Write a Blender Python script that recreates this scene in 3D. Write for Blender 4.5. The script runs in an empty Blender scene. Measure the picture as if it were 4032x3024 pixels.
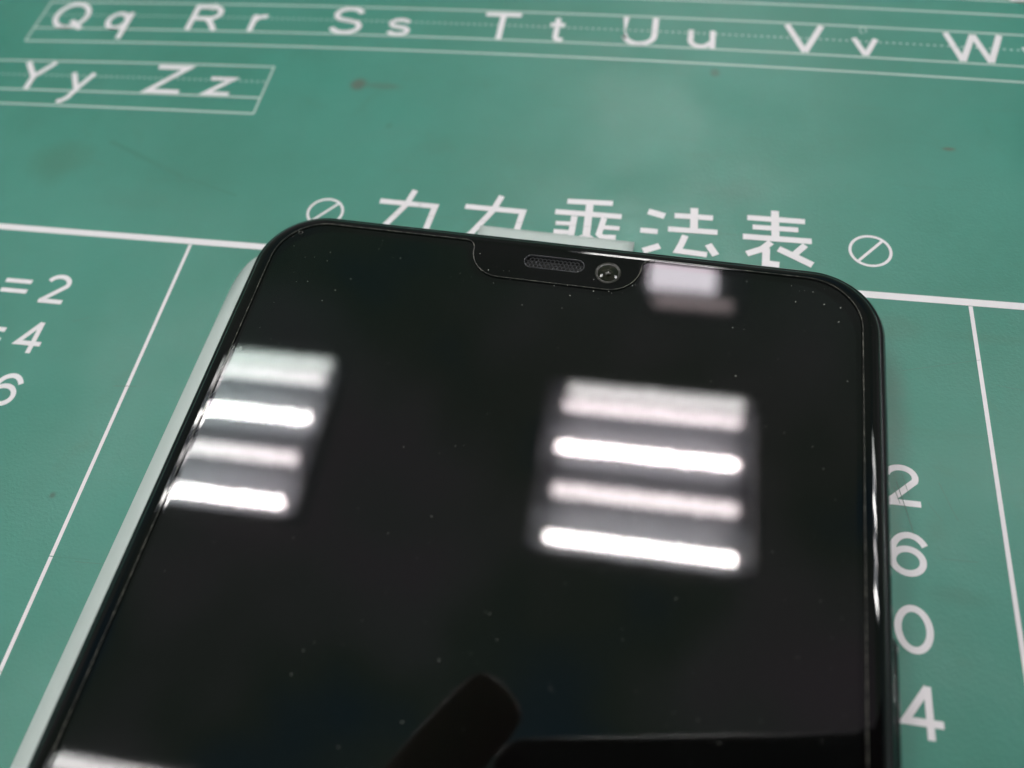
import bpy, bmesh, math, random
from mathutils import Vector, Matrix
random.seed(7)
MM = 0.001
S = bpy.context.scene

# ------------------------------------------------------------------ camera
cam = bpy.data.cameras.new('camera')
cam.sensor_width = 36.0
cam.lens = 3139.7 / 4032 * 36.0
cam.clip_start = 0.002
cam.clip_end = 50
cam.dof.use_dof = True
cam.dof.focus_distance = 0.0900
cam.dof.aperture_fstop = cam.lens / 1.95
cam.dof.aperture_blades = 0
co = bpy.data.objects.new('camera', cam)
S.collection.objects.link(co)
PITCH, ROLL, CH = 0.5253, -0.1475, 81.31
co.matrix_world = Matrix.Translation((0, 0, CH*MM)) @ Matrix.Rotation(PITCH, 4, 'X') @ Matrix.Rotation(ROLL, 4, 'Z')
S.camera = co

# ------------------------------------------------------------------ world, exposure
W = bpy.data.worlds.new('World'); S.world = W; W.use_nodes = True
nt = W.node_tree; bg = nt.nodes['Background']
tc = nt.nodes.new('ShaderNodeTexCoord'); nz = nt.nodes.new('ShaderNodeTexNoise'); rp = nt.nodes.new('ShaderNodeValToRGB')
nz.inputs['Scale'].default_value = 2.6; nz.inputs['Detail'].default_value = 3
rp.color_ramp.elements[0].position = 0.34; rp.color_ramp.elements[0].color = (0.040, 0.095, 0.125, 1)
rp.color_ramp.elements[1].position = 0.66; rp.color_ramp.elements[1].color = (0.180, 0.160, 0.180, 1)
for p_, c_ in ((0.44, (0.085, 0.125, 0.095, 1)), (0.54, (0.145, 0.165, 0.155, 1))):
    e_ = rp.color_ramp.elements.new(p_); e_.color = c_
nt.links.new(tc.outputs['Generated'], nz.inputs['Vector']); nt.links.new(nz.outputs['Fac'], rp.inputs['Fac'])
nt.links.new(rp.outputs['Color'], bg.inputs['Color']); bg.inputs['Strength'].default_value = 1.40
S.view_settings.view_transform = 'Standard'; S.view_settings.look = 'None'
S.view_settings.exposure = 0.0; S.view_settings.gamma = 1.0; S.view_settings.use_curve_mapping = False
TUBE_L, DIM_L, FAINT_L = 120.0, 21.0, 13.0            # radiance of the lit tubes and of the glowing stand-ins for their reflector images

# ------------------------------------------------------------------ helpers
def mat(name, col=(0.5, 0.5, 0.5), rough=0.5, metal=0.0, spec=0.5, ior=1.5, coat=0.0, emit=None, estr=0.0, trans=0.0):
    m = bpy.data.materials.new(name); m.use_nodes = True
    b = m.node_tree.nodes['Principled BSDF']
    b.inputs['Base Color'].default_value = (*col, 1)
    b.inputs['Roughness'].default_value = rough
    b.inputs['Metallic'].default_value = metal
    b.inputs['IOR'].default_value = ior
    b.inputs['Specular IOR Level'].default_value = spec
    b.inputs['Coat Weight'].default_value = coat
    b.inputs['Coat Roughness'].default_value = 0.02
    b.inputs['Transmission Weight'].default_value = trans
    if emit:
        b.inputs['Emission Color'].default_value = (*emit, 1)
        b.inputs['Emission Strength'].default_value = estr
    return m

def link(o, parent=None):
    S.collection.objects.link(o)
    if parent: o.parent = parent
    return o

def empty(name, loc=(0, 0, 0), rz=0):
    o = bpy.data.objects.new(name, None)
    o.empty_display_size = 0.01
    o.location = [c*MM for c in loc]; o.rotation_euler = (0, 0, rz)
    return link(o)

def tag(o, label=None, cat=None, group=None, kind=None):
    for k, v in (('label', label), ('category', cat), ('group', group), ('kind', kind)):
        if v: o[k] = v
    return o

def mesh_obj(name, verts, faces, m, parent=None, smooth=False, mats=None, fm=None):
    """verts are in millimetres"""
    me = bpy.data.meshes.new(name)
    me.from_pydata([(x*MM, y*MM, z*MM) for x, y, z in verts], [], faces)
    for mm in (mats or [m]): me.materials.append(mm)
    if fm:
        for p, i in zip(me.polygons, fm): p.material_index = i
    if smooth: me.polygons.foreach_set('use_smooth', [True]*len(me.polygons))
    me.update()
    return link(bpy.data.objects.new(name, me), parent)

def rrect(x0, x1, y0, y1, r, n=14):
    """rounded rectangle, counter-clockwise; r may be a single radius or four (TR, TL, BL, BR)"""
    r = r if isinstance(r, (list, tuple)) else (r,)*4
    out = []
    for (cx, cy, a0, rr) in ((x1-r[0], y1-r[0], 0, r[0]), (x0+r[1], y1-r[1], 90, r[1]), (x0+r[2], y0+r[2], 180, r[2]), (x1-r[3], y0+r[3], 270, r[3])):
        for i in range(n+1):
            a = math.radians(a0 + 90*i/n)
            out.append((cx + rr*math.cos(a), cy + rr*math.sin(a)))
    return out

def loft(rings, close_first=False, close_last=False, closed=True):
    """rings: equal-length point lists -> verts, faces"""
    n = len(rings[0]); V = [p for r in rings for p in r]; F = []
    for k in range(len(rings)-1):
        for i in range(n if closed else n-1):
            j = (i+1) % n
            F.append((k*n+i, k*n+j, (k+1)*n+j, (k+1)*n+i))
    if close_first: F.append(tuple(reversed(range(n))))
    if close_last: F.append(tuple((len(rings)-1)*n+i for i in range(n)))
    return V, F

class MB:
    def __init__(s): s.v = []; s.f = []
    def add(s, V, F):
        b = len(s.v); s.v += list(V); s.f += [tuple(b+i for i in f) for f in F]
    def box(s, x0, x1, y0, y1, z0, z1):
        V = [(x, y, z) for z in (z0, z1) for y in (y0, y1) for x in (x0, x1)]
        s.add(V, [(0, 2, 3, 1), (4, 5, 7, 6), (0, 1, 5, 4), (2, 6, 7, 3), (0, 4, 6, 2), (1, 3, 7, 5)])
    def obj(s, name, m, parent=None, smooth=False): return mesh_obj(name, s.v, s.f, m, parent, smooth)

def filled(loops, z):
    """flat face with holes: list of 2-D loops -> verts, triangles (mm)"""
    bm = bmesh.new(); es = []
    for lp in loops:
        vs = [bm.verts.new((x, y, z)) for x, y in lp]
        for i in range(len(vs)): es.append(bm.edges.new((vs[i], vs[(i+1) % len(vs)])))
    bmesh.ops.triangle_fill(bm, use_beauty=True, edges=es)
    bm.verts.index_update()
    V = [tuple(v.co) for v in bm.verts]; F = []
    for f in bm.faces:
        ids = [v.index for v in f.verts]
        if f.normal.z < 0: ids.reverse()
        F.append(tuple(ids))
    bm.free()
    return V, F

# ------------------------------------------------------------------ node helpers for the mat's wear
class N:
    def __init__(s, m): s.t = m.node_tree; s.b = s.t.nodes['Principled BSDF']
    def new(s, t, **k):
        n = s.t.nodes.new(t)
        for a, v in k.items(): setattr(n, a, v)
        return n
    def math(s, op, a, b=None, c=None, clamp=False):
        n = s.new('ShaderNodeMath', operation=op, use_clamp=clamp)
        for i, x in enumerate((a, b, c)):
            if x is None: continue
            if isinstance(x, (int, float)): n.inputs[i].default_value = x
            else: s.t.links.new(x, n.inputs[i])
        return n.outputs[0]
    def mix(s, f, a, b):
        n = s.new('ShaderNodeMix', data_type='RGBA')
        for i, x in ((0, f), (6, a), (7, b)):
            if isinstance(x, (int, float)): n.inputs[i].default_value = x
            elif isinstance(x, tuple): n.inputs[i].default_value = (*x, 1)
            else: s.t.links.new(x, n.inputs[i])
        return n.outputs[2]
    def noise(s, vec, scale, detail=3, rough=0.5, dist=0.0):
        n = s.new('ShaderNodeTexNoise'); n.inputs['Scale'].default_value = scale
        n.inputs['Detail'].default_value = detail; n.inputs['Roughness'].default_value = rough
        n.inputs['Distortion'].default_value = dist
        s.t.links.new(vec, n.inputs['Vector']); return n.outputs['Fac']
    def ramp(s, v, lo, hi, a=0.0, b=1.0):
        n = s.new('ShaderNodeMapRange', interpolation_type='SMOOTHSTEP'); s.t.links.new(v, n.inputs[0])
        for i, x in enumerate((lo, hi, a, b)): n.inputs[i+1].default_value = x
        return n.outputs[0]

# ------------------------------------------------------------------ desk and printed mat (mat frame: x along the print, y up the print)
MAT_YAW = -0.2831
desk = MB(); desk.box(-700, 700, -450, 450, -22, -2.0)
dm = mat('desk_laminate', (0.42, 0.36, 0.28), 0.45)
d = desk.obj('desk_surface', dm); d.rotation_euler = (0, 0, MAT_YAW); tag(d, kind='structure', label='pale laminate desk top under the green mat')

gm = mat('green_vinyl', (0.03, 0.2, 0.13), 0.42, spec=0.68)
g = N(gm)
tcn = g.new('ShaderNodeTexCoord'); P = tcn.outputs['Object']
base = g.mix(g.ramp(g.noise(P, 28, 4, .6), .3, .7), (0.009, 0.172, 0.118), (0.019, 0.208, 0.152))
blot = g.ramp(g.noise(P, 75, 5, .62, .4), .52, .75)
base = g.mix(g.math('MULTIPLY', blot, .35), base, (0.030, 0.185, 0.138))
dk = g.ramp(g.noise(P, 140, 4, .6, .8), .58, .80)
base = g.mix(g.math('MULTIPLY', dk, .30), base, (0.018, 0.140, 0.085))
# smudges, with contact shade painted in beside the phone's right edge: x, y, rx, ry (mm in mat coordinates), strength, colour
sep = g.new('ShaderNodeSeparateXYZ'); g.t.links.new(P, sep.inputs[0]); X, Y = sep.outputs[0], sep.outputs[1]
wob = g.noise(P, 160, 3)
SMUDGE_AND_SHADE = [(-86.1, 75.5, 4.8, 4.4, .75, (0.014, 0.150, 0.095)), (-44.9, 94.8, 1.3, 1.4, .75, (0.06, 0.055, 0.035)),
          (-41.0, 94.8, 3.4, .8, .40, (0.05, 0.085, 0.055)), (8.5, 101.0, .7, .9, .6, (0.03, 0.06, 0.04)),
          (12.5, 77.5, 5, 2.6, .25, (0.02, 0.11, 0.075)), (29.0, 47.5, 2.6, 9, .35, (0.035, 0.105, 0.065)),
          (28.3, 36.5, 1.9, 6, .45, (0.04, 0.10, 0.06)), (31.0, 58.0, 3.0, 2.4, .25, (0.03, 0.11, 0.07)),
          (34.5, 26.5, 3.4, 1.2, .35, (0.012, 0.13, 0.085)), (39.7, 87.8, .9, .35, .8, (0.06, 0.06, 0.03)),
          (41.5, 57.5, 6, 1.0, .30, (0.015, 0.13, 0.08)), (33.0, 33.0, 1.5, 3.0, .25, (0.018, 0.13, 0.08)),
          (-63.3, 24.8, .5, .5, .8, (0.01, 0.07, 0.04)), (-70.0, 69.0, 8, 2.5, .18, (0.016, 0.12, 0.075)),
          (-38.0, 86.5, .7, .7, .5, (0.012, 0.13, 0.08)), (-30.0, 83.0, 3.5, 2.0, .2, (0.016, 0.14, 0.09))]
for sx, sy, rx, ry, st, c in SMUDGE_AND_SHADE:
    dx = g.math('MULTIPLY', g.math('SUBTRACT', X, sx*MM), 1000/rx)
    dy = g.math('MULTIPLY', g.math('SUBTRACT', Y, sy*MM), 1000/ry)
    rr = g.math('SQRT', g.math('ADD', g.math('MULTIPLY', dx, dx), g.math('MULTIPLY', dy, dy)))
    rr = g.math('ADD', rr, g.math('MULTIPLY', g.math('SUBTRACT', wob, .5), 1.3))
    base = g.mix(g.ramp(rr, .25, 1.25, st, 0.0), base, c)
# long faint rubs, aligned along the length of the desk
mp = g.new('ShaderNodeMapping'); mp.inputs['Rotation'].default_value = (0, 0, .42); mp.inputs['Scale'].default_value = (1, 14, 1)
g.t.links.new(P, mp.inputs[0])
rub = g.ramp(g.noise(mp.outputs[0], 30, 4, .6), .60, .74)
base = g.mix(g.math('MULTIPLY', rub, .22), base, (0.016, 0.125, 0.075))
g.t.links.new(base, g.b.inputs['Base Color'])
rg = g.ramp(g.noise(P, 60, 4, .6), .3, .7, .40, .52)
g.t.links.new(rg, g.b.inputs['Roughness'])
bmp = g.new('ShaderNodeBump'); bmp.inputs['Strength'].default_value = 0.45; bmp.inputs['Distance'].default_value = 0.00006
hh = g.math('ADD', g.noise(P, 2600, 2, .5), g.math('MULTIPLY', g.noise(P, 700, 3, .5), .8))
g.t.links.new(hh, bmp.inputs['Height']); g.t.links.new(bmp.outputs[0], g.b.inputs['Normal'])

mat_root = empty('desk_mat', (0, 0, 0), MAT_YAW)
tag(mat_root, 'green school desk mat printed with white alphabet rows and a times table', 'desk mat')
outl = rrect(-190, 130, -170, 190, 12)
V, F = loft([[(x, y, -1.9) for x, y in outl], [(x, y, -.2) for x, y in outl], [(x*0.9985, y*0.9985, 0) for x, y in outl]], True, True)
mesh_obj('mat_sheet', V, F, gm, mat_root)

ink = mat('white_print', (0.74, 0.69, 0.715), 0.45)
k = N(ink); pt = k.new('ShaderNodeTexCoord').outputs['Object']
wear = k.ramp(k.noise(pt, 900, 4, .65), .60, .78)
col = k.mix(k.math('MULTIPLY', wear, .30), (0.80, 0.76, 0.79), (0.36, 0.48, 0.42))
k.t.links.new(col, k.b.inputs['Base Color'])
thin_ink = mat('thin_print', (0.46, 0.57, 0.53), 0.45)

def bow(x, y):
    k_ = min(1, max(0, (y-72)/25))
    return k_*(1.0 - ((x+27)/78)**2*1.5)

def ribbon(pts, w, z, closed=False):
    n = len(pts); L = []; R = []
    for i in range(n):
        p = Vector(pts[i]); a = Vector(pts[(i-1) % n]) if (i > 0 or closed) else None; b = Vector(pts[(i+1) % n]) if (i < n-1 or closed) else None
        d1 = (p-a).normalized() if a is not None else None; d2 = (b-p).normalized() if b is not None else None
        d1 = d1 if d1 is not None else d2; d2 = d2 if d2 is not None else d1
        nn = Vector((-(d1+d2).y, (d1+d2).x)); nn.normalize()
        s = w/2/max(.35, nn.dot(Vector((-d1.y, d1.x))))
        L.append((p.x+nn.x*s, p.y+nn.y*s)); R.append((p.x-nn.x*s, p.y-nn.y*s))
    V = []; F = []
    for q in L+R: V.append((q[0], q[1]+bow(*q), z))
    for i in range(n if closed else n-1):
        j = (i+1) % n
        F.append((i, n+i, n+j, j))
    return V, F

def arc(cx, cy, rx, ry, a0, a1, n=18):
    return [(cx+rx*math.cos(math.radians(a0+(a1-a0)*i/n)), cy+ry*math.sin(math.radians(a0+(a1-a0)*i/n))) for i in range(n+1)]

def glyph(name, strokes, w, x=0, y=0, sx=1, sy=1, m=None, label=None):
    mb = MB(); z = 0.03
    for st in strokes:
        ww = w; cl = False
        if isinstance(st, tuple): st, opt = st; ww = opt.get('w', w); cl = opt.get('closed', False)
        pts = [(x+px*sx, y+py*sy) for px, py in st]
        V, F = ribbon(pts, ww, z, cl); mb.add(V, F); z += 0.006
    o = mb.obj(name, m or ink, mat_root)
    if label: o['label'] = label
    return o

# ruled lines ---------------------------------------------------------------
def rule(name, x0, y0, x1, y1, w, m=ink, label=None):
    n = 24
    o = glyph(name, [[(x0+(x1-x0)*i/n, y0+(y1-y0)*i/n) for i in range(n+1)]], w, m=m)
    if label: o['label'] = label
    return o
def dotted(x0, x1, y):
    mb = MB(); x = x0
    while x < x1:
        V, F = ribbon([(x, y), (x+.42, y)], .26, .03); mb.add(V, F); x += .95
    mb.obj('dotted_line', thin_ink, mat_root)
ROWS = ((116.9, -112, 120), (102.2, -105.0, 120), (87.0, -112, -59.5))
for yb, x0, x1 in ROWS:
    rule('ruled_line', x0, yb, x1, yb, .38, thin_ink); rule('ruled_line', x0, yb+3.35, x1, yb+3.35, .36, thin_ink)
    rule('ruled_line', x0, yb+10.25, x1, yb+10.25, .36, thin_ink); dotted(x0+.3, x1-.3, yb+6.85)
    for xx in (x0, x1):
        mb = MB(); V, F = ribbon([(xx, yb-.12), (xx, yb+10.4)], .32, .045); mb.add(V, F); mb.obj('row_end_line', thin_ink, mat_root)
rule('table_border', -150, 62.5, 110, 62.45, 1.0)
for xx in (-60.2, 39.45): rule('column_line', xx, 61.9, xx+.1, -120, .46)
rule('column_line', -159.9, 61.9, -159.9+13, -120, .46)

# letters (unit: mm, origin = left of the glyph on the baseline) -----------------
C, XH, WL = 6.45, 4.05, .92
B1, B2, B0 = 102.2+3.45, 87.0+3.45, 116.9+3.45
def let(ch, x, yb, strokes, w=WL): return glyph('printed_letter', strokes, w, x, yb, label='printed letter '+ch)
def oval(cx, cy, rx, ry): return (arc(cx, cy, rx, ry, 0, 360, 32)[:-1], {'closed': True})
h = WL/2
let('Q', -102.6, B1, [oval(3.1, 3.2, 2.8, 3.05), [(3.6, 1.9), (6.1, -.25)]])
let('q', -92.6, B1, [oval(2.0, 2.0, 1.65, 1.85), [(3.85, 4.2), (3.85, -2.6)]])
let('R', -77.9, B1, [[(h, 0), (h, C)], [(0, C-h), (3.2, C-h)] + arc(3.2, C-h-1.5, 1.75, 1.5, 90, -90) + [(h, C-h-3.0)], [(3.0, C-h-3.0), (3.9, 2.0), (5.2, 0)]])
let('r', -67.0, B1, [[(h, 0), (h, 4.2)], arc(2.15, 2.15, 1.7, 1.65, 170, 75)])
def S_(wd, ht, w):
    r = (ht-w)/4; cx = wd/2; rx = wd/2-w/2
    return [arc(cx, ht-w/2-r, rx*.93, r, 15, 90, 8) + arc(cx, ht-w/2-r, rx*.93, r, 95, 235, 14) + [(cx, ht/2)] + arc(cx, w/2+r, rx, r, 55, -90, 14) + arc(cx, w/2+r, rx, r, -95, -165, 8)]
let('S', -53.3, B1-.1, S_(5.5, 6.9, WL)); let('s', -43.5, B1-.1, S_(3.9, 4.4, .85), .85)
let('T', -27.9, B1, [[(0, C-h), (5.8, C-h)], [(2.9, C-h), (2.9, 0)]])
let('t', -17.2, B1, [[(1.1, 5.6), (1.1, 1.0), (1.35, .55), (2.3, .42)], [(0, 4.0), (2.3, 4.0)]], .85)
let('U', -5.9, B1, [[(h, C+.1), (h, 2.3)] + arc(2.75, 2.4, 2.29, 2.1, 180, 360)[0:] + [(5.04, C+.1)]])
let('u', 4.2, B1, [[(h, 4.1), (h, 1.7)] + arc(1.95, 1.7, 1.5, 1.35, 180, 350) , [(3.75, 4.1), (3.75, 0)]], .85)
let('V', 18.5, B1, [[(h, C), (2.95, .3)], [(5.5, C), (2.95, .3)]])
let('v', 28.1, B1, [[(h, 4.1), (2.0, .3)], [(3.6, 4.1), (2.0, .3)]], .82)
let('W', 41.2, B1, [[(h, C), (2.3, .3)], [(2.3, .3), (4.2, C-.2)], [(4.2, C-.2), (6.1, .3)], [(6.1, .3), (7.9, C)]], .88)
let('w', 51.7, B1, [[(h, 4.1), (1.7, .3)], [(1.7, .3), (2.9, 4.0)], [(2.9, 4.0), (4.1, .3)], [(4.1, .3), (5.3, 4.1)]], .8)
let('Y', -102.2, B2, [[(h, C), (2.9, 3.0)], [(5.4, C), (2.9, 3.0)], [(2.9, 3.1), (2.9, 0)]])
let('y', -93.1, B2, [[(h, 4.1), (2.35, .6)], [(4.1, 4.1), (2.5, .3), (1.9, -1.6), (1.0, -2.5), (.35, -2.5)]], .85)
let('Z', -79.0, B2, [[(.3, C-h), (5.5, C-h), (.35, h), (5.8, h)]])
let('z', -69.2, B2, [[(.2, 4.1-.4), (3.9, 3.7), (.35, .4), (4.3, .4)]], .82)
let('O', 41.6, B0, [oval(3.1, 3.2, 2.8, 3.05)]); let('o', 51.2, B0, [oval(2.0, 2.0, 1.65, 1.85)])
# pen loop above the v
glyph('pen_mark', [arc(30.0, 111.6, .45, .75, -40, 270, 14)], .14, m=thin_ink)

# title characters -----------------------------------------------------------
def cjk(strokes, w=.80, label=None): return glyph('printed_character', strokes, w, label=label)
cjk([[(-35.8, 71.95), (-27.9, 71.65), (-28.0, 71.0), (-28.5, 66.2), (-26.5, 65.6), (-25.6, 65.7), (-25.4, 67.0)], [(-31.3, 74.2), (-32.0, 71.6), (-34.3, 67.4), (-36.0, 65.6)]], .85, 'printed character for nine beside the left roundel')
cjk([[(-23.8, 72.0), (-15.8, 71.75), (-15.9, 71.0), (-16.4, 66.3), (-14.4, 65.7), (-13.5, 65.8), (-13.3, 67.0)], [(-19.1, 74.2), (-19.9, 71.6), (-22.1, 67.5), (-23.8, 65.6)]], .85, 'printed character for nine above the white film tab')
cjk([([(-10.1, 74.05), (-4.0, 74.2)], {'w': .85}), ([(-11.5, 72.15), (-2.65, 72.05)], {'w': .85}), ([(-7.05, 74.1), (-6.9, 65.4)], {'w': 1.0}),
     ([(-8.85, 71.6), (-8.95, 67.8)], {'w': .85}), ([(-11.2, 70.2), (-9.0, 70.25)], {'w': .7}), ([(-11.3, 68.75), (-9.0, 68.75)], {'w': .75}),
     ([(-4.9, 71.6), (-5.35, 68.8), (-4.9, 68.35), (-3.1, 68.45)], {'w': .8}), ([(-5.1, 70.0), (-2.75, 70.0)], {'w': .7}),
     ([(-7.3, 68.2), (-9.2, 66.6), (-11.5, 65.6)], {'w': .8}), ([(-6.6, 68.2), (-4.7, 66.6), (-2.4, 65.6)], {'w': .8})], label='printed character cheng')
cjk([([(.75, 73.25), (2.95, 72.65)], {'w': .95}), ([(-.05, 70.0), (2.2, 69.95)], {'w': .85}), ([(.55, 66.6), (2.6, 67.6)], {'w': .95}),
     ([(4.2, 72.85), (9.15, 72.85)], {'w': .85}), ([(6.7, 74.3), (6.8, 70.5)], {'w': 1.0}), ([(3.5, 70.5), (9.8, 70.5)], {'w': .85}),
     ([(5.75, 69.6), (5.35, 68.2), (4.9, 67.0), (8.6, 66.7)], {'w': .85}), ([(8.7, 68.4), (9.7, 66.7)], {'w': .95})], label='printed character fa')
cjk([([(13.5, 73.35), (20.75, 73.3)], {'w': .85}), ([(14.2, 71.85), (19.9, 71.85)], {'w': .8}), ([(13.0, 70.15), (21.5, 70.1)], {'w': .9}),
     ([(17.0, 74.75), (17.05, 70.1)], {'w': 1.0}), ([(16.5, 69.5), (15.4, 68.3), (13.5, 67.35)], {'w': .9}), ([(15.9, 68.5), (15.85, 66.05), (17.5, 65.95)], {'w': .95}),
     ([(20.7, 69.4), (19.2, 67.6)], {'w': .85}), ([(17.4, 68.5), (19.2, 67.55), (21.5, 66.3)], {'w': .95})], label='printed character biao')
for cx, cy, lab in ((28.55, 69.25, 'struck-through circle right of the title'), (-43.0, 69.25, 'struck-through circle left of the title')):
    glyph('roundel', [(arc(cx, cy, 2.45, 2.35, 0, 360, 36)[:-1], {'closed': True}), [(cx-1.55, cy-1.75), (cx+1.55, cy+1.75)]], .36, label=lab)

# digits ----------------------------------------------------------------------
DW = .67
def dig(c, x, y, w=3.6, h_=4.7):
    a, b = DW/2, h_
    G = {'2': [arc(w/2, b-1.45, w/2-a, 1.45-a, 165, -20, 14) + [(a+.15, a+.1)], [(a-.2, a), (w, a)]],
         '4': [[(w*.70, 0), (w*.70, b)], [(w*.70, b-.1), (a, b*.31), (w+.1, b*.31)]],
         '6': [oval(w/2, 1.6, w/2-a, 1.6-a), arc(w/2+.25, b-2.35, w/2-a+.25, 2.35-a, 28, 190, 14) + [(a, 1.5)]],
         '0': [oval(w/2, b/2, w/2-a, b/2-a)],
         '8': [oval(w/2, 1.3, w/2-a, 1.3-a), oval(w/2, b-1.2, w/2-a-.15, 1.15-a)],
         '1': [[(w*.55, 0), (w*.55, b)], [(w*.55, b-.3), (w*.2, b-1.1)]],
         '=': [[(0, b*.66), (3.9, b*.66)], [(0, b*.32), (3.9, b*.32)]]}
    glyph('printed_digit' if c != '=' else 'equals_sign', G[c], DW, x, y, label='printed ' + ('equals sign' if c == '=' else 'digit '+c))
for i, c in enumerate('246'):
    dig('=', -83.9, 50.45-7.72*i); dig(c, -77.9 if c != '6' else -77.6, 50.45-7.72*i)
for i, (p_, c) in enumerate((('', '2'), ('', '6'), ('', '0'), ('', '4'), ('', '8'))):
    yb = 35.4-7.55*i
    dig(c, 28.0, yb)

# pen and knife scratches over the print ------------------------------------------
scm = mat('scratch_dark', (0.026, 0.095, 0.068), 0.5, spec=0.8)
rubm = mat('rub_green', (0.010, 0.165, 0.112), 0.46, spec=0.68)
def scr(pts, w=.06, m=scm):
    V, F = ribbon(pts, w*(.62 if m is scm else 1), .055); mesh_obj('scratch', V, F, m, mat_root)
scr([(-35, 69.6), (-28, 69.9), (-20, 69.6), (-14, 69.9)], .05); scr([(-11.6, 70.0), (-2.5, 69.9)], .05)
scr([(-30.2, 72.2), (-30.15, 70.9)], .06); scr([(-29.9, 72.2), (-29.9, 71.0)], .05)
scr([(3.5, 70.2), (9.8, 70.25)], .07); scr([(10, 70.3), (12.2, 70.3)], .06)
scr([(29.3, 38.1), (29.9, 35.6), (30.6, 32.4)], .12); scr([(29.0, 37.4), (29.5, 35.6)], .10); scr([(29.9, 39.2), (30.5, 36.5)], .08)
scr([(33.6, 38.5), (34.6, 35.6), (35.1, 34.4)], .07); scr([(32.3, 36), (33.5, 34.2)], .05)
scr([(-62.0, 39.4), (-59.0, 39.7)], .11); scr([(-60.4, 18.0), (-55.5, 18.2)], .08, rubm); scr([(-57.2, 17.8), (-53.2, 18.0)], .06); scr([(-60.5, 6.0), (-54.0, 3.5)], .05, rubm)
scr([(-80, 79.9), (-76, 78.2), (-71.6, 76.3), (-65.8, 73.8)], .8, rubm); scr([(-65.0, 73.6), (-56.7, 71.1)], .35, rubm)
scr([(-71.5, 48.0), (-69.4, 48.9)], .07); scr([(31, 52), (40, 54.5)], .05)
scr([(46, 50.5), (41, 51.2)], .06); scr([(33, 30.1), (36.5, 30.2)], .06)

# ------------------------------------------------------------------ phone (phone frame: origin = middle of the top edge, y up)
PHX, PHY, PH_YAW = 8.43, 63.39, -0.3298
phone = empty('smartphone', (PHX, PHY, 0), PH_YAW)
tag(phone, 'black notched smartphone lying face up with its screen off on the green mat', 'smartphone')
LEN = 154.0
black_gloss = mat('black_glass', (0.0022, 0.0018, 0.0020), 0.02, ior=1.46)
frame_m = mat('polished_black_frame', (0.006, 0.0055, 0.007), 0.10, ior=1.5)
bezel_ring = mat('grey_bezel_ring', (0.030, 0.030, 0.034), 0.25, ior=1.5)
cav = mat('dark_cavity', (0.002, 0.002, 0.002), 0.7)

def ring_at(inset, z, r=8.3, n=20):
    rr = max(r-inset, .5)
    return [(x, y, z) for x, y in rrect(-36.3+inset, 37.4-inset, -LEN+inset, -1.7-inset, rr, n)]
# body: bottom, bulging side, shoulder
prof = [(3.4, .95), (2.2, 1.05), (1.2, 1.5), (.5, 2.3), (.12, 3.3), (0, 4.4), (.02, 5.3), (.10, 6.1), (.26, 6.7), (.52, 7.12), (.76, 7.33), (.90, 7.36)]
V, F = loft([ring_at(i, z) for i, z in prof], True, False)
mesh_obj('frame', V, F, frame_m, phone, True)
# thin gasket groove between frame and glass
V, F = loft([ring_at(.905, 7.34), ring_at(.97, 7.18), ring_at(1.03, 7.33)])
mesh_obj('gasket', V, F, bezel_ring, phone, True)
# curved-edge front glass with the earpiece and camera openings
gprof = [(1.04, 7.30), (1.07, 7.47), (1.15, 7.64), (1.30, 7.79), (1.52, 7.91), (1.80, 8.00), (2.1, 8.045), (2.4, 8.06)]
V, F = loft([ring_at(i, z) for i, z in gprof])
pill = lambda cx, cy, hl, r, n=12: [(cx+s*hl+r*math.cos(math.radians(a0+180*i/n)), cy+r*math.sin(math.radians(a0+180*i/n))) for s, a0 in ((1, -90), (-1, 90)) for i in range(n+1)]
EX, EY, CXX, CYY = .40, -6.02, 6.72, -6.42
circle = lambda cx, cy, r, n=40: [(cx+r*math.cos(2*math.pi*i/n), cy+r*math.sin(2*math.pi*i/n)) for i in range(n)]
ear_o = pill(EX, EY, 2.60, .86); cam_o = circle(CXX, CYY, 1.50)
top_loop = [(x, y) for x, y, z in ring_at(2.4, 0)]
V2, F2 = filled([top_loop, ear_o, cam_o], 8.06)
mb = MB(); mb.add(V, F); mb.add(V2, F2)
bmg = bmesh.new()
me = bpy.data.meshes.new('front_glass'); me.from_pydata([(x*MM, y*MM, z*MM) for x, y, z in mb.v], [], mb.f)
bmg.from_mesh(me); bmesh.ops.remove_doubles(bmg, verts=bmg.verts, dist=2e-6)
for f in bmg.faces: f.smooth = True
bmg.to_mesh(me); bmg.free(); me.materials.append(black_gloss)
link(bpy.data.objects.new('front_glass', me), phone)

# display: the lit area of the panel, faintly greyer than the black border
disp = mat('display_panel', (0.002, 0.002, 0.002), 0.03, ior=1.74)
disp.node_tree.nodes['Principled BSDF'].inputs['Thin Film Thickness'].default_value = 1500
disp.node_tree.nodes['Principled BSDF'].inputs['Thin Film IOR'].default_value = 1.45
kd = N(disp); pd = kd.new('ShaderNodeTexCoord').outputs['Object']
c1 = kd.mix(kd.ramp(kd.noise(pd, 26, 2), .35, .65), (0.0020, 0.0026, 0.0028), (0.0032, 0.0028, 0.0027))
kd.t.links.new(c1, kd.b.inputs['Base Color'])
def notch_path(x0, x1, ytop, ybot, rs, rb, n=8):
    """from the right shoulder down, across and up to the left shoulder"""
    p = []
    p += arc(x1+rs, ytop-rs, rs, rs, 90, 180, n)
    p += arc(x1-rb, ybot+rb, rb, rb, 0, -90, n)
    p += arc(x0+rb, ybot+rb, rb, rb, -90, -180, n)
    p += arc(x0-rs, ytop-rs, rs, rs, 0, 90, n)
    return p
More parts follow.
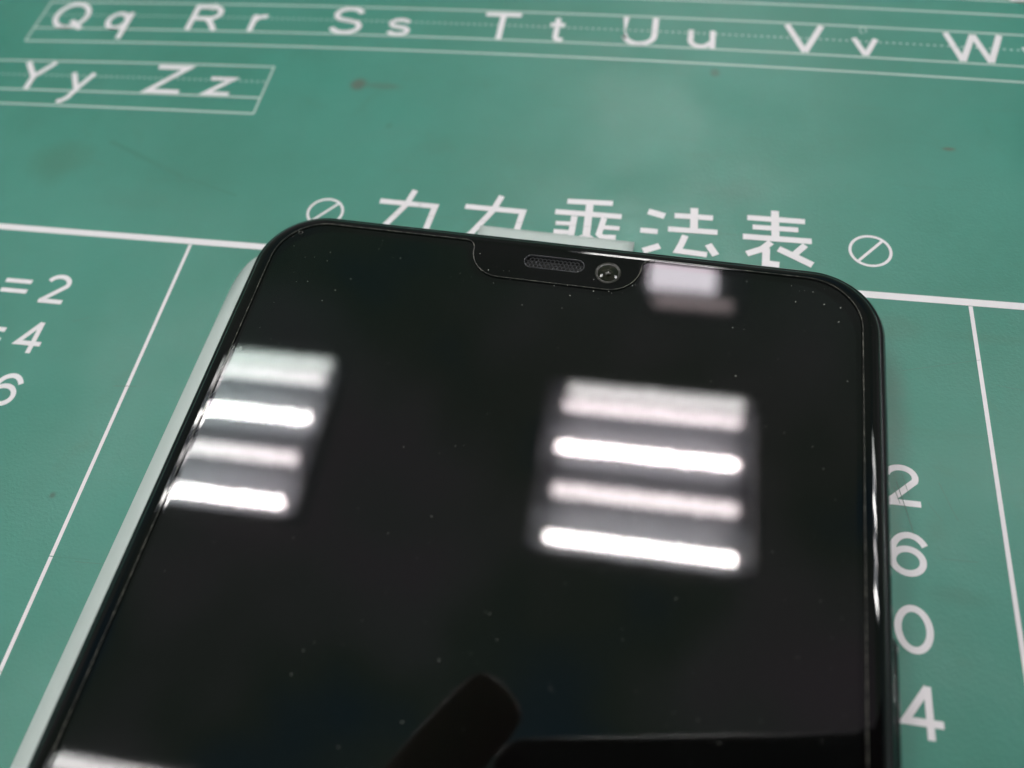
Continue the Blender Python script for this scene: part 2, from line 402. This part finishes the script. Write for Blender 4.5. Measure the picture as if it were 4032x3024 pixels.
def screen_outline(x0, x1, ytop, ybot, r, nx0, nx1, ny, rs, rb):
    o = rrect(x0, x1, ybot, ytop, r, 16)
    tr, rest = o[:17], o[17:]
    return tr + notch_path(nx0, nx1, ytop, ny, rs, rb) + rest
def flip(l): return l
dl = screen_outline(-32.85, 33.75, -5.05, -LEN+9, 6.6, -9.9, 11.0, -9.7, 1.2, 3.9)
V, F = filled([dl], 8.085)
mesh_obj('display', V, F, disp, phone)

# clear screen protector with a notch cut-out and ground edge
gl = bpy.data.materials.new('clear_protector'); gl.use_nodes = True
t = gl.node_tree; t.nodes.clear()
om = t.nodes.new('ShaderNodeOutputMaterial'); tr = t.nodes.new('ShaderNodeBsdfTransparent'); gg = t.nodes.new('ShaderNodeBsdfGlossy')
fr = t.nodes.new('ShaderNodeFresnel'); fr.inputs['IOR'].default_value = 1.30; mx = t.nodes.new('ShaderNodeMixShader')
gg.inputs['Roughness'].default_value = 0.02; tr.inputs['Color'].default_value = (.97, .97, .97, 1)
t.links.new(fr.outputs[0], mx.inputs[0]); t.links.new(tr.outputs[0], mx.inputs[1]); t.links.new(gg.outputs[0], mx.inputs[2]); t.links.new(mx.outputs[0], om.inputs[0])
edge_m = mat('ground_glass_edge', (0.10, 0.095, 0.085), 0.35)
ke = N(edge_m); pe = ke.new('ShaderNodeTexCoord').outputs['Object']
ke.t.links.new(ke.mix(ke.ramp(ke.noise(pe, 1500, 4, .7), .42, .66), (0.022, 0.020, 0.018), (0.17, 0.165, 0.14)), ke.b.inputs['Base Color'])
def offset_loop(lp, d):
    out = []; n = len(lp)
    for i in range(n):
        a, p, b = Vector(lp[i-1]), Vector(lp[i]), Vector(lp[(i+1) % n])
        d1 = p-a; d2 = b-p
        if d1.length < 1e-6: d1 = d2
        if d2.length < 1e-6: d2 = d1
        tt = d1.normalized()+d2.normalized(); nn = Vector((-tt.y, tt.x)); nn.normalize()
        out.append((p.x+nn.x*d, p.y+nn.y*d))
    return out
pl = screen_outline(-33.45, 34.45, -4.0, -LEN+4.6, 6.0, -9.25, 10.35, -8.88, 1.25, 3.6)
pl2 = offset_loop(pl, .09)
V2, F2 = filled([pl2], 8.26)
mesh_obj('screen_protector', V2, F2, gl, phone)
po = bpy.data.objects['screen_protector']
V, F = loft([[(x, y, 8.09) for x, y in pl], [(x, y, 8.235) for x, y in pl], [(x, y, 8.262) for x, y in pl2]])
mesh_obj('protector_edge', V, F, edge_m, po)
# little air bubble at the corner of the protector
def torus(cx, cy, z, R, r, n=18, k=6, sx=1, sy=1):
    rings = []
    for i in range(n+1):
        a = 2*math.pi*i/n
        rings.append([(cx+(R+r*math.cos(b))*math.cos(a)*sx, cy+(R+r*math.cos(b))*math.sin(a)*sy, z+r*math.sin(b)) for b in (2*math.pi*j/k for j in range(k))])
    return loft(rings)
V, F = torus(-30.95, -5.9, 8.27, .22, .035, sx=1.15)
mesh_obj('air_bubble', V, F, edge_m, po, True)

# earpiece: rim, honeycomb mesh, dark well
V, F = loft([[(x, y, 8.062) for x, y in pill(EX, EY, 2.60, .95)], [(x, y, 8.10) for x, y in pill(EX, EY, 2.60, .90)], [(x, y, 8.07) for x, y in pill(EX, EY, 2.60, .83)], [(x, y, 7.6) for x, y in pill(EX, EY, 2.60, .82)]])
ear = mesh_obj('earpiece', V, F, bezel_ring, phone, True)
V, F = loft([[(x, y, 7.62) for x, y in pill(EX, EY, 2.60, .82)], [(x, y, 7.5) for x, y in pill(EX, EY, 2.60, .5)]], False, True)
mesh_obj('speaker_well', V, F, cav, ear)
hx = MB(); s_ = .275
def inside(x, y): 
    dx = max(abs(x-EX)-2.60, 0); return math.hypot(dx, y-EY) < .80
for r_ in range(-4, 5):
    for q_ in range(-14, 15):
        cx = EX + s_*math.sqrt(3)*(q_+(.5 if r_ % 2 else 0)); cy = EY + s_*1.5*r_
        for a in (30, 90, 150):
            a1, a2 = math.radians(a), math.radians(a+60)
            p = (cx+s_*math.cos(a1), cy+s_*math.sin(a1)); q2 = (cx+s_*math.cos(a2), cy+s_*math.sin(a2))
            if not (inside(*p) and inside(*q2)): continue
            dx, dy = q2[0]-p[0], q2[1]-p[1]; L_ = math.hypot(dx, dy); nx, ny = -dy/L_*.06, dx/L_*.06
            Vv = [(p[0]+nx, p[1]+ny, 7.80), (p[0]-nx, p[1]-ny, 7.80), (q2[0]-nx, q2[1]-ny, 7.80), (q2[0]+nx, q2[1]+ny, 7.80), (p[0], p[1], 7.88), (q2[0], q2[1], 7.88)]
            hx.add(Vv, [(0, 1, 4), (2, 3, 5), (1, 2, 5, 4), (3, 0, 4, 5)])
hx.obj('speaker_mesh', mat('mesh_metal', (0.16, 0.16, 0.17), 0.35, metal=.7), ear)

# front camera: olive ring, domed lens, inner element
ring_m = mat('olive_lens_ring', (0.012, 0.011, 0.006), 0.35)
lens_m = mat('lens_glass', (0.012, 0.012, 0.006), 0.04, ior=1.5)
V, F = loft([[(x, y, 8.055) for x, y in circle(CXX, CYY, 1.50)], [(x, y, 8.00) for x, y in circle(CXX, CYY, 1.44)], [(x, y, 7.97) for x, y in circle(CXX, CYY, 1.32)], [(x, y, 7.95) for x, y in circle(CXX, CYY, 1.18)]])
fcam = mesh_obj('front_camera', V, F, ring_m, phone, True)
def cap(cx, cy, z0, R, rim, n=40, k=14):
    rings = []; zc = math.sqrt(R*R-rim*rim)
    for i in range(k+1):
        rr = rim*(1-i/k) + 1e-3
        rings.append([(x, y, z0+math.sqrt(R*R-rr*rr)-zc) for x, y in circle(cx, cy, rr, n)])
    return loft(rings, False, True)
V, F = cap(CXX, CYY, 7.90, 2.9, 1.2); mesh_obj('lens', V, F, lens_m, fcam, True)
V, F = cap(CXX, CYY-.1, 8.13, .75, .5); mesh_obj('inner_lens', V, F, lens_m, fcam, True)

# side button on the right edge
def side_button(y0, y1):
    sec = [(37.0, 3.4), (37.7, 3.6), (38.05, 4.2), (38.05, 5.2), (37.7, 5.9), (37.0, 6.1)]
    rings = []
    for y, s in ((y0, .35), (y0-.25, .8), (y0-.7, 1), (y1+.7, 1), (y1+.25, .8), (y1, .35)):
        rings.append([(37.0+(x-37.0)*s, y, 4.5+(z-4.5)*(.7+.3*s)) for x, z in sec])
    V, F = loft(rings, True, True)
    return mesh_obj('power_button', V, F, frame_m, phone, True)
side_button(-41.3, -53.5)

# dust on the screen
dust_m = mat('pale_dust', (0.5, 0.5, 0.46), 0.6)
bmd = bmesh.new()
specks = []
for _ in range(150):
    specks.append((random.uniform(-32, 33.5), random.uniform(-60, -5.4), random.choice((.02, .025, .03, .045))))
for x, y in ((-11.5, -4.6), (-14.3, -4.9), (-8.4, -6.0), (-6.9, -8.2), (1, -9.3), (5.5, -9.4), (7.2, -9.2), (9.7, -8.0), (3, -10.4), (29.2, -6.0), (27.4, -7.6), (30.4, -7.5), (32.1, -7.7), (31.9, -9.6), (22.1, -5.6), (17, -9.5), (21, -12), (21.7, -18)):
    specks.append((x, y, .06))
for _ in range(28):
    a = random.choice(((-9.3, -8.9), (-4, -9.2), (8, -9.1), (10.6, -6), (28, -6), (-20, -6), (-28, -8)))
    specks.append((a[0]+random.gauss(0, 1.6), a[1]+random.gauss(0, .9), random.uniform(.018, .035)))
for x, y, r in specks:
    if y > -5.1: continue
    mtx = Matrix.Translation((x*MM, y*MM, (8.266+r*.3)*MM)) @ Matrix.Rotation(random.random()*3, 4, 'Z') @ Matrix.Diagonal((r*MM*random.uniform(1, 1.8), r*MM*random.uniform(.7, 1), r*MM*.6, 1))
    bmesh.ops.create_icosphere(bmd, subdivisions=1, radius=1, matrix=mtx)
me = bpy.data.meshes.new('dust'); bmd.to_mesh(me); bmd.free(); me.materials.append(dust_m)
du = bpy.data.objects.new('dust', me); link(du); du.location = (PHX*MM, PHY*MM, 0); du.rotation_euler = (0, 0, PH_YAW)
tag(du, 'fine pale dust specks scattered over the dark phone screen', 'dust', kind='stuff')

# ------------------------------------------------------------------ pale film sheet under the phone
film_m = mat('frosted_film', (0.50, 0.56, 0.54), 0.38)
film_m.node_tree.nodes['Principled BSDF'].inputs['Subsurface Weight'].default_value = 0.0
def film_z(x, y):
    zz = .75
    e = (x+42.0)/1.9                      # bowed along the long left edge
    if e < 1: zz = .06+.69*math.sin(max(e, 0)*math.pi/2)
    e2 = (4.85-y)/3.4
    if y > 1.4: zz = min(zz, .30+.45*math.sin(max(min(e2, 1), 0)*math.pi/2))
    return zz
# left strip and body as a grid trimmed by the outline, tab as a second grid joined on
fo = rrect(-42.0, 36.0, -150, .9, (5, 7.5, 6, 6), 10)
fmb = MB()
def hgrid(x0, x1, y0, y1, nx, ny, keep):
    V = []; F = []
    for i in range(nx+1):
        for j in range(ny+1):
            x = x0+(x1-x0)*i/nx; y = y0+(y1-y0)*j/ny; V.append((x, y, 0))
    for i in range(nx):
        for j in range(ny): F.append((i*(ny+1)+j, (i+1)*(ny+1)+j, (i+1)*(ny+1)+j+1, i*(ny+1)+j+1))
    return V, F
# body: strips that follow the curved corner exactly
cols = [0, .06, .15, .28, .45, .65, .9, 1.15, 1.4, 1.65, 1.9, 2.1, 2.5, 3.3, 4.2, 5.5, 7.5, 12, 20, 40, 60, 73, 78]
def ytop(xo):
    r = 8.6
    if xo < r: return -2 - (r - math.sqrt(max(r*r-(r-xo)**2, 0)))*.98 - (0 if xo > 2 else 0)
    return -2
T = []; 
for c_ in cols:
    x = -42.0+c_; yt = ytop(c_)
    colp = [(x, yt - (yt+150)*(1-math.cos(j/16*math.pi/2)) if False else yt+(-150-yt)*j/16, 0) for j in range(17)]
    T.append([(px, py, film_z(px, py)) for px, py, _ in colp])
V, F = loft(T, closed=False)
fmb.add(V, F)
tab = []
for i in range(11):
    y = -2 + (4.85+2)*i/10
    if i == 10: y = 4.85
    row = []
    for j in range(13):
        x = -11.7+(8.75+11.7)*j/12
        row.append((x, y, film_z(0, y)))
    tab.append(row)
V, F = loft(tab, closed=False); fmb.add(V, [tuple(reversed(f)) for f in F])
film = fmb.obj('protective_film', film_m, None, True)
film.location = (PHX*MM, PHY*MM, 0); film.rotation_euler = (0, 0, PH_YAW)
sm = film.modifiers.new('thickness', 'SOLIDIFY'); sm.thickness = .10*MM; sm.offset = 0
tag(film, 'pale frosted protective film with a pull tab lying under the black phone', 'plastic film')

# ------------------------------------------------------------------ ceiling lights seen mirrored in the glass (mat frame, 2 m above)
HC = 2000.0
pan_m = mat('fixture_white', (0.22, 0.245, 0.27), 0.5)
frame_w = mat('fixture_frame', (0.78, 0.80, 0.82), 0.5)
tube_b = mat('lit_tube', (0.8, 0.8, 0.8), 0.5, emit=(1.0, .965, .93), estr=TUBE_L)
refl_dim = mat('dim_reflector_image', (0.8, 0.8, 0.8), 0.5, emit=(1.0, .955, .95), estr=DIM_L)
refl_faint = mat('faint_reflector_image', (0.8, 0.8, 0.8), 0.5, emit=(.96, 1.0, .95), estr=FAINT_L)
cap_m = mat('tube_cap', (0.5, 0.5, 0.5), 0.3, metal=.8)
def cylx(y, z, r, x0, x1, n=16):
    rings = [[(x, y+r*math.cos(2*math.pi*i/n), z+r*math.sin(2*math.pi*i/n)) for i in range(n)] for x in (x0, x1)]
    return loft(rings, True, True)
def make_fixture():
    root = empty('ceiling_light', (0, 0, 0))
    fb = MB()
    fb.box(-300, 300, -262, -254, -16, 60); fb.box(-300, 300, 254, 262, -16, 60)
    fb.box(-300, -292, -253.9, 253.9, -16, 60); fb.box(292, 300, -253.9, 253.9, -16, 60)
    fb.obj('housing', frame_w, root)
    for i in range(4):                                   # curved reflector troughs
        y0 = -254+127*i; rings = []
        for j in range(13):
            yy = y0+127*j/12; zz = 50*(1-((j-6)/6)**2)
            rings.append([(-291.9, yy, zz), (291.9, yy, zz)])
        V, F = loft(rings, closed=False); mesh_obj('reflector', V, F, pan_m, root, True)
    for y, r, m_, (xa, xb) in ((-218, 10, tube_b, (-246, 246)), (51, 10, tube_b, (-246, 246)), (-81, 17, refl_dim, (-246, 250)), (186, 15, refl_dim, (-246, 256)), (236, 15, refl_faint, (-240, 262))):  # dim and faint rods glow in place of the tubes' images in the reflector
        V, F = cylx(y, -2, r, xa, xb); o = mesh_obj('tube', V, F, m_, root, True)
        for s in (xa-14, xb):
            V, F = cylx(y, -2, r*.9, s, s+14); mesh_obj('end_cap', V, F, cap_m, o, True)
    return root
def to_world(x, y):
    c, s = math.cos(MAT_YAW), math.sin(MAT_YAW)
    return (x*c - y*s, x*s + y*c)
def copy_tree(o, parent=None):
    c = o.copy(); link(c, parent)
    for ch in list(o.children): copy_tree(ch, c)
    return c
fx0 = make_fixture()
FIX = [(78, 911, 'fluorescent tube ceiling light mirrored at the right of the phone screen'),
       (-1163, 911, 'fluorescent tube ceiling light mirrored at the left edge of the phone screen'),
       (-1163, -265, 'ceiling light whose corner is mirrored at the bottom left of the screen'),
       (78, 2150, 'ceiling light beyond the mirrored pair, glinting in the top edge of the phone'),
       (1319, 911, 'ceiling light glinting along the right edge of the phone')]
for i, (x, y, lab) in enumerate(FIX):
    o = fx0 if i == 0 else copy_tree(fx0)
    wx, wy = to_world(x, y)
    o.location = (wx*MM, wy*MM, HC*MM); o.rotation_euler = (0, 0, MAT_YAW)
    tag(o, lab, 'ceiling light', 'fluorescent ceiling lights over the desk')

# small pinkish louvred lamp further off, mirrored beside the notch
lamp = empty('louvre_lamp', (*to_world(190, 1600), HC), MAT_YAW)
tag(lamp, 'small pinkish ceiling lamp mirrored just right of the screen notch', 'ceiling lamp')
lm = mat('pink_diffuser', (.8, .8, .8), .5, emit=(1.0, .86, .95), estr=12.0)
lm2 = mat('pink_diffuser_dim', (.8, .8, .8), .5, emit=(1.0, .78, .80), estr=3.2)
b_ = MB(); b_.box(-160, 160, -130, 150, 8, 40); b_.obj('housing', frame_w, lamp)
b_ = MB(); b_.box(-145, 60, -50, 140, 0, 7.5); b_.obj('diffuser', lm, lamp)
b_ = MB(); b_.box(-125, 110, -112, -82, 0, 7.5); b_.obj('diffuser', lm2, lamp)

# ------------------------------------------------------------------ the photographer's phone and hand (their mirror image shows low in the screen)
CM = Matrix.Translation((0, 0, CH*MM)) @ Matrix.Rotation(PITCH, 4, 'X') @ Matrix.Rotation(ROLL, 4, 'Z')
shooter = bpy.data.objects.new('camera_phone', None); link(shooter); shooter.matrix_world = CM; shooter.empty_display_size = .01
tag(shooter, 'dark phone taking the picture, mirrored along the bottom right of the screen', 'smartphone')
V, F = loft([[(x, y, z) for x, y in rrect(-16+i, 130-i, -56+i, 20.4-i, 6-i)] for i, z in ((1.2, 1.3), (.2, 2.2), (0, 4.5), (.2, 7.4), (1.2, 8.4))], True, True)
mesh_obj('body', V, F, mat('dark_casing', (.010, .014, .018), .35), shooter, True)
V, F = torus(0, 0, 1.3, 4.6, .5, 32, 8); mesh_obj('lens_ring', V, F, frame_m, shooter, True)

def skin_mesh(name, chains, m):
    me = bpy.data.meshes.new(name); vs = []; es = []; rs = []
    def add(p, r): vs.append(tuple(c*MM for c in p)); rs.append(r*MM); return len(vs)-1
    ids = {}
    for ch in chains:
        prev = None
        for node in ch:
            if isinstance(node, str): i = ids[node]
            else:
                i = add(node[:3], node[3])
                if len(node) > 4: ids[node[4]] = i
            if prev is not None: es.append((prev, i))
            prev = i
    me.from_pydata(vs, es, []); me.materials.append(m)
    o = bpy.data.objects.new(name, me); link(o)
    sk = o.modifiers.new('skin', 'SKIN'); sk.use_smooth_shade = True
    for i, v in enumerate(me.skin_vertices[0].data): v.radius = (rs[i], rs[i]); v.use_root = (i == 0)
    o.modifiers.new('smooth', 'SUBSURF').render_levels = 2
    return o
skinm = mat('skin', (.30, .16, .11), .5)
hand = skin_mesh('hand', [
    [(-74, -60, 46, 22, 'wrist'), (-66, -40, 36, 24, 'palm'), (-56, -22, 26, 11, 'k1'), (-44, -6, 12, 8.6), (-31, 7.0, 2, 7.2), (-22.6, 15.0, -2.6, 7.0), (-17.4, 20.2, -4.4, 7.0), (-14.8, 23.0, -5.4, 6.6), (-13.2, 24.8, -6.0, 5.2)],
    ['palm', (-48, -32, 32, 10, 'k2'), (-28, -20, 27, 8.6), (-12, -14, 21, 8), (-3, -12, 17, 6.8)],
    ['palm', (-50, -46, 34, 10), (-28, -40, 29, 8.4), (-12, -34, 22, 7.8), (-4, -32, 17, 6.6)],
    ['palm', (-56, -58, 36, 9), (-36, -56, 31, 7.4), (-20, -52, 24, 6.8), (-12, -50, 17, 5.8)],
    ['wrist', (-62, -66, 24, 11), (-42, -64, 6, 9.5), (-26, -62, -3, 8.5), (-16, -58, -6, 7)],
    ['wrist', (-92, -95, 66, 25), (-120, -145, 95, 30), (-160, -210, 130, 34)]], skinm)
hand.matrix_world = CM
tag(hand, 'hand holding the picture-taking phone, its fingertip mirrored low in the screen', 'hand')
